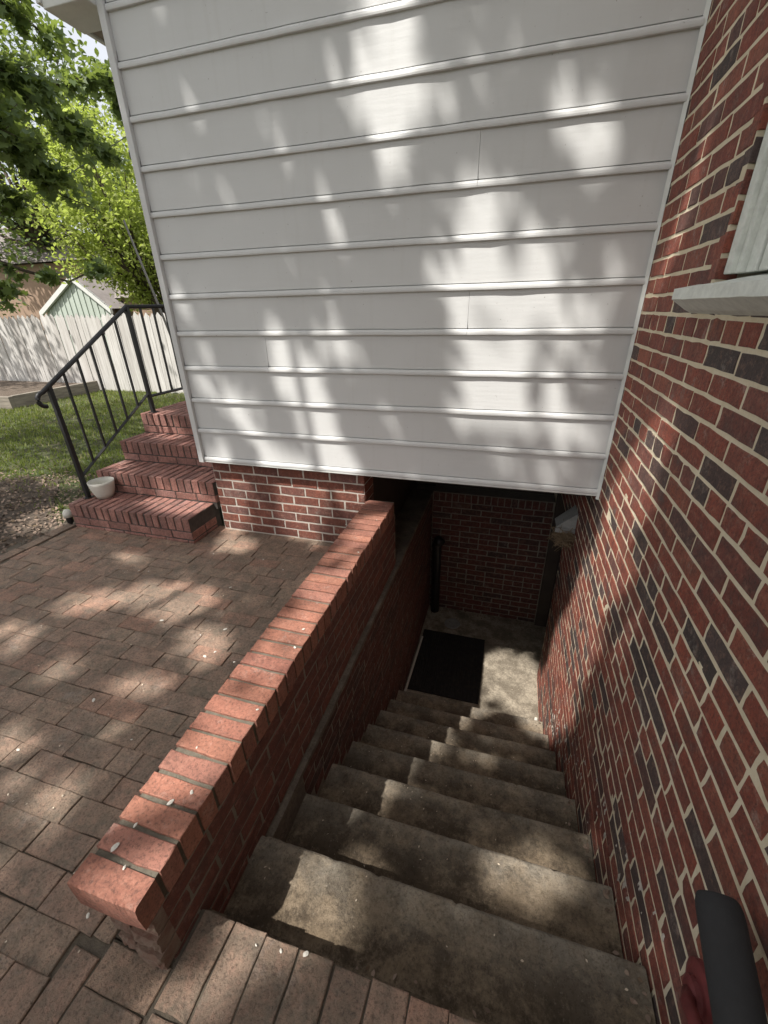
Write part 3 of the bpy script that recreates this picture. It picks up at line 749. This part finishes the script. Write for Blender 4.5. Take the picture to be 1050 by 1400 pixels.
MB().add([(s0[0],13.2,s0[2]),(s1[0]+1.7,13.2,s0[2]),(s1[0]+1.7,14.8,zs),(s0[0]+.3,14.8,zs),(s0[0],16.4,s0[2]),(s1[0]+1.7,16.4,s0[2])], [(0,1,2,3),(3,2,5,4),(0,3,4)]).build('roof', M['shingle'], sh)
wa, wb = atD(-40, 318, 9), atD(175, 185, 12); tag(MB().tube([wa, (wa+wb)/2 - Z_*.03, wb, wb + (wb-wa)], .008, 5).build('utility_wire', M['wire']), 'thin black utility wire crossing among the trees', 'wire')

# ================================================================== FOLIAGE
LOBED = np.array([(0,-.5),(.16,-.22),(.46,-.3),(.34,-.02),(.5,.2),(.2,.18),(0,.55),(-.2,.18),(-.5,.2),(-.34,-.02),(-.46,-.3),(-.16,-.22)])
OVAL = np.array([(0,-.5),(.24,-.2),(.27,.1),(0,.5),(-.27,.1),(-.24,-.2)])
def leaves(C, size, shape, droop=.35, tilt=.6):
    n = len(C); k = len(shape)
    az = rng.uniform(0, 2*np.pi, n); ti = rng.normal(droop, tilt, n); ro = rng.normal(0, .5, n)
    # leaf axes: length axis L, width axis W
    Lx = np.stack([np.cos(az)*np.cos(ti), np.sin(az)*np.cos(ti), -np.sin(ti)], 1)
    Wx = np.stack([-np.sin(az), np.cos(az), np.zeros(n)], 1); Nx = np.cross(Lx, Wx)
    Wx = Wx*np.cos(ro)[:,None] + Nx*np.sin(ro)[:,None]; Nx = np.cross(Lx, Wx)
    s = size*rng.uniform(.7, 1.25, n)
    V = C[:,None,:] + s[:,None,None]*(Wx[:,None,:]*shape[None,:,0,None] + Lx[:,None,:]*shape[None,:,1,None] + Nx[:,None,:]*(np.abs(shape[:,0])*.35)[None,:,None])
    F = np.arange(n*k).reshape(n, k)
    return V.reshape(-1,3), F
def crown(name, C, size, shape, mat, parent, droop=.35, tilt=.6):
    V, F = leaves(C, size, shape, droop, tilt); return npmesh(name, V, F, mat, parent)
def blob(center, rad, n, clumps, spread):
    u = rng.normal(size=(clumps,3)); u /= np.linalg.norm(u,axis=1)[:,None]; u *= rng.uniform(.35,1,(clumps,1))**.6
    cc = np.array(center) + u*np.array(rad); i = rng.integers(0, clumps, n)
    return cc[i] + rng.normal(size=(n,3))*np.array([spread, spread, spread*.55]), cc
def tree(name, label, base, crown_c, rad, n, clumps, spread, size, shape, mat, group=None, trunk_r=.14):
    t = thing(name, base, label, 'tree', group); C, cc = blob(crown_c, rad, n, clumps, spread)
    g = MB(); b = np.array(base); c = np.array(crown_c); mid = b*.45 + c*.55; mid[:2] = b[:2]*.7 + c[:2]*.3
    g.tube([b, (b+mid)/2 + rng.normal(size=3)*.06, mid], [trunk_r, trunk_r*.8, trunk_r*.6], 10)
    g.build('trunk', M['bark'], t, smooth=True); g = MB()
    for q in cc[::max(1, clumps//26)]:
        m = mid*.5 + q*.5 + rng.normal(size=3)*.15 - Z_*.15; g.tube([mid, m, q], [trunk_r*.42, trunk_r*.2, .008], 6)
    g.build('limbs', M['bark'], t, smooth=True)
    crown('crown', C, size, shape, mat, t); return t
# light green tree beyond the fence
c = atD(165, 285, 14.2); tree('light_green_tree', 'light yellow-green leafy tree standing just beyond the fence', (c[0]+.2, c[1]+.3, -.02), c, (2.0,1.6,2.0), 15000, 120, .26, .105, OVAL, M['leaf_bright'])
c = atD(215, 350, 14.6); tree('sapling_tree', 'low bright green sapling behind the fence beside the siding', (c[0], c[1], -.02), c, (1.5,1.2,1.3), 6000, 50, .25, .10, OVAL, M['leaf_bright'], trunk_r=.08)
c = atD(10, 190, 24); tree('tall_back_tree', 'tall mid green tree rising behind the neighbouring roof', (c[0], c[1], -.02), c, (4.2,3,4.0), 9000, 110, .5, .2, OVAL, M['leaf_mid'], trunk_r=.3)
c = atD(165, 250, 25); tree('tall_back_tree', 'pale green tree with open crown behind the shed', (c[0], c[1], -.02), c - Z_*.8, (2.6,2,2.9), 7000, 80, .42, .17, OVAL, M['leaf_bright'], trunk_r=.25)
c = atD(-75, 425, 16.5)
tree('corner_tree', 'small green tree at the corner of the fence beside the raised bed', (-13.4,5.2,-.02), (-13.1,5.5,5.0), (1.5,1.2,1.3), 1000, 30, .3, .14, OVAL, M['leaf_mid'], trunk_r=.1)
tree('fence_shrub_tree', 'small green tree leaning over the fence by the raised bed', (c[0], c[1], -.02), c + Z_*.5, (1.6,1.0,1.2), 6000, 50, .25, .11, OVAL, M['leaf_mid'], trunk_r=.08)
# the maple whose drooping boughs hang in from the left
mp_ = thing('maple_tree', (-7.6, 3.4, -.02), 'dark green maple with drooping boughs hanging beside the house', 'tree')
MB().tube([(-7.6,3.4,-.05),(-7.55,3.4,1.6),(-7.4,3.5,3.2),(-7.3,3.5,5.6)], [.2,.17,.15,.09], 12).build('trunk', M['bark'], mp_, smooth=True)
boughs = [([(-170,-80),(-40,-20),(30,20),(75,62)], 6.6, 30, 520), ([(-170,40),(-40,70),(40,120),(115,185),(150,215)], 6.2, 26, 1250),
          ([(-150,120),(-30,160),(40,215),(85,268)], 6.0, 34, 1300), ([(-150,330),(-40,345),(40,372),(95,385),(130,368)], 6.1, 14, 520),
          ([(60,120),(105,110),(135,100),(158,135),(165,165)], 7.6, 16, 560), ([(-160,200),(-60,235),(-10,262),(30,285)], 6.3, 20, 420),
          ([(-200,0),(-80,60),(-20,110),(20,160)], 6.9, 40, 800), ([(-160,390),(-50,400),(10,395),(45,405)], 6.4, 16, 260)]
C = []; g = MB()
for pl, D, sp, n in boughs:
    W3 = [atD(x, y, D + .25*i) for i, (x, y) in enumerate(pl)]
    g.tube([np.array([-7.45,3.5,min(5.2, W3[0][2]+.1)])] + W3, [.05] + list(np.linspace(.03, .006, len(W3))), 6)
    pp = np.array(pl, float); seg = np.linalg.norm(np.diff(pp, axis=0), axis=1); cum = np.concatenate([[0], np.cumsum(seg)])
    ntw = max(6, n//28)
    for _ in range(ntw):
        s = rng.uniform(.05, 1)*cum[-1]; x = np.interp(s, cum, pp[:,0]); y = np.interp(s, cum, pp[:,1])
        a = atD(x, y, D + .25*np.interp(s, cum, range(len(pl)))); L_ = rng.uniform(.3, 1)*sp/90*1.15
        dirn = np.array([rng.normal(.35,.5), rng.normal(.1,.6), rng.normal(-.25,.35)]); dirn /= np.linalg.norm(dirn)
        e = a + dirn*L_; g.tube([a, e], [.006, .003], 4)
        m = int(n*1.05)//ntw; tt = rng.uniform(0, 1.1, (m,1)); C.append(a + (e-a)*tt + rng.normal(size=(m,3))*np.array([.06,.06,.045]))
g.build('boughs', M['bark'], mp_, smooth=True)
Cx, _ = blob((-7.8,2.8,5.6), (2.2,2.0,1.8), 5000, 60, .3); 
crown('crown', np.vstack(C + [Cx]), .10, LOBED, M['leaf_dark'], mp_, .55, .5)

# the shade tree behind the camera: its gaps let the sun dapple the yard
GAPS = []
def gap(plane, val, cx, cy, rx, ry, rot=0, keep=0.):
    f = {'X': onX, 'Y': onY, 'Z': onZ}[plane]; q = []
    for k in range(14):
        a = k/14*2*math.pi; dx, dy = rx*math.cos(a), ry*math.sin(a); cr, sr = math.cos(math.radians(rot)), math.sin(math.radians(rot))
        p = f(cx + dx*cr - dy*sr, cy + dx*sr + dy*cr, val); q.append((p[0] + SX*p[2], p[1] + SY*p[2]))
    GAPS.append((np.array(q), keep, .035 if plane == 'Z' and keep < .2 else .03 if keep < .15 else 0., plane))
for a in ((120,822,48,18,-10,0),(232,818,72,26,0,0),(278,880,36,28,0,0),(85,916,32,15,-5,0),(208,937,55,15,0,0),(152,1000,28,11,0,0),(15,872,30,22,0,0),(18,1035,38,52,0,0),
          (70,1105,28,60,40,.1),(175,760,30,6,10,0),(318,742,30,10,0,.1),(235,1385,45,30,0,0),(292,1362,18,24,0,.1),(40,660,0,0,0,0),(60,705,55,16,-15,0),(75,655,35,8,0,0)):
    if a[2]: gap('Z', .03, *a)
for a in ((150,1165,66,50,-40,.06),(232,1080,80,52,-50,.03),(330,965,80,48,-52,.08),(395,880,64,38,-52,.06),(450,800,55,34,-52,.05),(492,735,40,28,-55,.2)): gap('Z', .37, *a)
for a in ((430,1228,58,72,0,0),): gap('Z', -.12, *a)
for a in ((722,1195,62,38,15,0),(475,1150,14,34,0,.2)): gap('Z', -.32, *a)
gap('Z', -.52, 535, 1080, 22, 18, 0, .2); gap('Z', -.92, 650, 1030, 50, 14, 10, .2)
for a in ((690,925,48,32,0,0),(690,962,45,16,0,.1),(640,985,22,14,0,0)): gap('Z', FL, *a)
for a in ((530,55,46,80,0,.1),(530,145,48,55,0,.1),(537,222,36,42,0,.15),(500,290,22,40,0,.6),(385,65,18,40,-10,.3),(425,240,15,45,-15,.35),(458,300,15,45,-15,.4),
          (800,185,44,48,0,.1),(705,60,12,55,0,.5),(762,110,10,40,0,.5),(915,95,10,16,0,.2),(655,290,42,34,0,.05),(695,350,85,42,0,.12),(800,360,55,35,0,.45),(650,430,48,36,0,.05),(735,440,60,42,0,.1),(820,430,40,36,0,.45),
          (672,500,72,34,0,.1),(770,510,55,30,0,.45),(700,560,82,34,0,.05),(790,590,50,30,0,.15),(640,610,40,18,0,.55),(740,640,70,20,0,.2),
          (408,522,34,30,-15,0),(432,575,30,34,-10,0),(448,618,26,22,0,0),(392,480,24,18,0,.1),(465,485,20,24,0,.05),(338,562,22,28,-15,.1),(286,482,18,22,0,.35),(290,535,16,20,0,.3),(300,600,20,16,0,.35),(255,430,8,22,0,.5),(360,610,12,16,0,.5)): gap('Y', YS, *a)
for a in ((318,690,26,48,0,0),(412,690,34,48,0,0),(478,672,24,34,0,.1)): gap('Y', 2.52, *a)
for a in ((965,150,8,60,8,.3),(950,260,9,70,8,0),(905,375,9,50,8,0),(925,560,6,40,20,.35),(880,640,22,65,20,0),(848,710,26,75,18,0),(818,800,30,75,18,0),(787,880,32,65,20,0),(757,960,32,60,15,0),(1000,230,10,50,10,.5)): gap('X', XR, *a)
for x, y, rx, ry in ((245,560,20,14),(200,590,25,10),(250,612,22,8),(215,665,45,8),(165,640,15,10),(255,690,14,8)): gap('Z', .4, x, y, rx*1.25, ry*1.35, 0, 0)
def inside(q, U):
    r = np.zeros(len(U), bool); n = len(q); j = n-1
    for i in range(n):
        c_ = ((q[i,1] > U[:,1]) != (q[j,1] > U[:,1])) & (U[:,0] < (q[j,0]-q[i,0])*(U[:,1]-q[i,1])/(q[j,1]-q[i,1]+1e-12) + q[i,0]); r ^= c_; j = i
    return r
shade = thing('shade_tree', (-5.3, -4.4, -.02), 'large broadleaf shade tree standing behind the patio', 'tree')
n = 50000
UV = np.stack([rng.uniform(-5.2, 2.8, n), rng.uniform(-2.6, 5.2, n)], 1)
e = ((UV[:,0]+1.2)/4.1)**2 + ((UV[:,1]-1.3)/4.1)**2; UV = UV[e < 1 + rng.normal(0, .12, len(e))]
keepm = np.ones(len(UV), bool)
for q, kp, ex, pl_ in GAPS:
    c0 = q.mean(0); dq = q - c0; dq = dq*(1 + ex/np.maximum(np.linalg.norm(dq, axis=1), .03))[:,None]; u_ = rng.uniform(size=len(UV))
    for sc, pr in (((.85, kp), (1.0, kp+.1)) if pl_ == 'Z' else ((.9, kp*.6), (1.05, kp*.6+.12))): keepm &= ~(inside(c0 + dq*sc, UV) & (u_ >= pr))
UV = UV[keepm]; zz = rng.uniform(8.0, 11.0, len(UV))
C = np.stack([UV[:,0] - SX*zz, UV[:,1] - SY*zz, zz], 1)
crown('crown', C, .15, OVAL, M['leaf_mid'], shade, .1, .45)
g = MB(); g.tube([(-5.3,-4.4,-.1),(-5.25,-4.35,2.5),(-5.1,-4.2,5.5),(-4.9,-3.9,8.2)], [.32,.26,.22,.14], 14); g.build('trunk', M['bark'], shade, smooth=True)
g = MB()
for k in range(16):
    a = k*2.4; q = np.array([-1.2 + 3.2*math.cos(a)*(.4+.6*(k%3)/2), 1.3 + 3.2*math.sin(a)*(.4+.6*(k%3)/2)]); z_ = 8.2 + (k % 5)*.5
    q3 = np.array([q[0]-SX*z_, q[1]-SY*z_, z_]); s_ = np.array([-5.05,-4.15,5.2+.16*k]); g.tube([s_, s_*.5+q3*.5 - Z_*.1, q3], [.08,.045,.012], 6)
g.build('limbs', M['bark'], shade, smooth=True)

# ================================================================== GRASS, LITTER, SMALL DEBRIS
def grass():
    n = 70000; x = -3.45 - 11.5*rng.uniform(0,1,n)**1.35; y = 1.8 + 6.2*rng.uniform(0,1,n)
    d = ((x+4.85)/1.8)**2 + ((y-.9)/2.1)**2
    k = (d > 1 + rng.normal(0,.22,n)) & ~((x < -9.2) & (y > 5.76)) & ~((np.sin(x*2.1+1)*np.sin(y*2.7)+rng.normal(0,.5,n)) < -.75)
    k &= (y > 2.3 - .1*(x+4)) ; x, y = x[k], y[k]; n = len(x)
    h = rng.uniform(.025,.065,n); a = rng.uniform(0,6.28,n); wd = rng.uniform(.004,.008,n)*(1+ -x/14)
    le = rng.uniform(-.03,.03,(n,2))
    V = np.stack([np.stack([x-wd*np.cos(a), y-wd*np.sin(a), np.full(n,-.022)],1), np.stack([x+wd*np.cos(a), y+wd*np.sin(a), np.full(n,-.022)],1), np.stack([x+le[:,0], y+le[:,1], -.022+h],1)],1)
    tag(npmesh('grass', V.reshape(-1,3), np.arange(3*n).reshape(n,3), M['grass']), 'short patchy green grass of the back lawn', 'grass', kind='stuff')
grass()
n = 9000; C = np.stack([-3.5 - 3.4*rng.uniform(0,1,n)**1.2, .2 + 3.4*rng.uniform(0,1,n), np.full(n, -.004)], 1)
k = ((C[:,0]+4.7)/1.75)**2 + ((C[:,1]-1.0)/2.2)**2 < 1 + rng.normal(0,.15,n); C = C[k]; C[:,2] += rng.uniform(0,.016,len(C))
V, F = leaves(C, .034, OVAL, 0, .35); tag(npmesh('leaf_litter', V, F, M['litter']), 'brown dry leaf litter and bark chips beside the patio', 'leaf litter', kind='stuff')
# leaves and dirt packed into the inner corners of the steps
C = np.zeros((0,3))
for i in range(8):
    m = 34; yb_ = (.425 if i == 0 else .69+.275*(i-1)+.006) + np.abs(rng.normal(0, .022, m)); C = np.vstack([C, np.stack([rng.uniform(-.66, .535, m), yb_, np.full(m, -.12-.2*i+.005)], 1)])
    m = 12; C = np.vstack([C, np.stack([.535 - np.abs(rng.normal(0, .02, m)), .69+.275*i - rng.uniform(.02, .25, m), np.full(m, -.12-.2*i+.005)], 1)])
m = 150; C = np.vstack([C, np.stack([rng.uniform(-.64, .54, m), 4.09 - np.abs(rng.normal(0, .07, m)), np.full(m, FL+.006)], 1)])
V, F = leaves(C, .02, OVAL, 0, .3); tag(npmesh('step_litter', V, F, M['litter']), 'dry brown leaf bits packed into the corners of the cellar steps', 'leaf litter', kind='stuff')
# fallen petals / droppings on coping, patio and steps
g = MB()
def fleck(x, y, z, r, ring=False):
    n = 9; a0 = random.uniform(0, 6); pts = [(x+r*random.uniform(.7,1.1)*math.cos(a0)*math.cos(k*6.283/n) - r*.55*math.sin(a0)*math.sin(k*6.283/n), y + r*math.sin(a0)*math.cos(k*6.283/n)*random.uniform(.7,1.1) + r*.55*math.cos(a0)*math.sin(k*6.283/n), z) for k in range(n)]
    g.add([(x, y, z+.002)] + pts, [(0, k+1, (k+1)%n+1) for k in range(n)])
for px, py, r in ((157,1158,.013),(233,1097,.011),(262,1083,.008),(352,970,.006),(185,1128,.007),(403,885,.008),(415,860,.008),(490,755,.008),(473,717,.006),(515,711,.005),(320,905,.005),(170,1186,.006),(269,1022,.005)):
    p = onZ(px, py, .373); fleck(p[0], p[1], .3735, r)
for px, py, r in ((221,848,.013),(308,860,.012),(280,897,.012),(294,891,.009),(315,803,.010),(40,778,.009),(180,1011,.006),(128,957,.012),(25,1025,.009),(190,780,.008),(292,757,.007),(360,765,.008),(387,779,.007),(203,781,.007),(120,1252,.008),(274,868,.006)):
    z = zp(onZ(px, py, .03)[1]) + .003; p = onZ(px, py, z); fleck(p[0], p[1], z, r)
for px, py, r in ((418,1304,.010),(384,1300,.006),(350,1292,.004)): p = onZ(px, py, .053); fleck(p[0], p[1], .053, r)
tag(g.build('fallen_petals', M['spot']), 'white fallen petals and droppings scattered on bricks and pavers', 'petals', kind='stuff')
n = 130; xs_ = rng.uniform(-3.3, -.95, n); ys2 = rng.uniform(.0, 2.45, n)
C = np.stack([xs_, ys2, zp(ys2)+.004], 1)
for i in range(8):
    m = 12; C = np.vstack([C, np.stack([rng.uniform(-.66, .53, m), .69+.275*i - .02 - abs(rng.normal(0, .1, m)), np.full(m, -.12-.2*i+.004)], 1)])
m = 160; C = np.vstack([C, np.stack([rng.uniform(-.65, .53, m), rng.uniform(2.65, 4.08, m), np.full(m, FL+.004)], 1)])
V, F = leaves(C, .009, OVAL, 0, .2); tag(npmesh('dry_debris', V, F, M['petal']), 'tiny dry seed husks and crumbs on patio and steps', 'debris', kind='stuff')
V = None

S.render.engine = 'CYCLES'; S.cycles.max_bounces = 8; S.cycles.diffuse_bounces = 3; S.cycles.transparent_max_bounces = 4
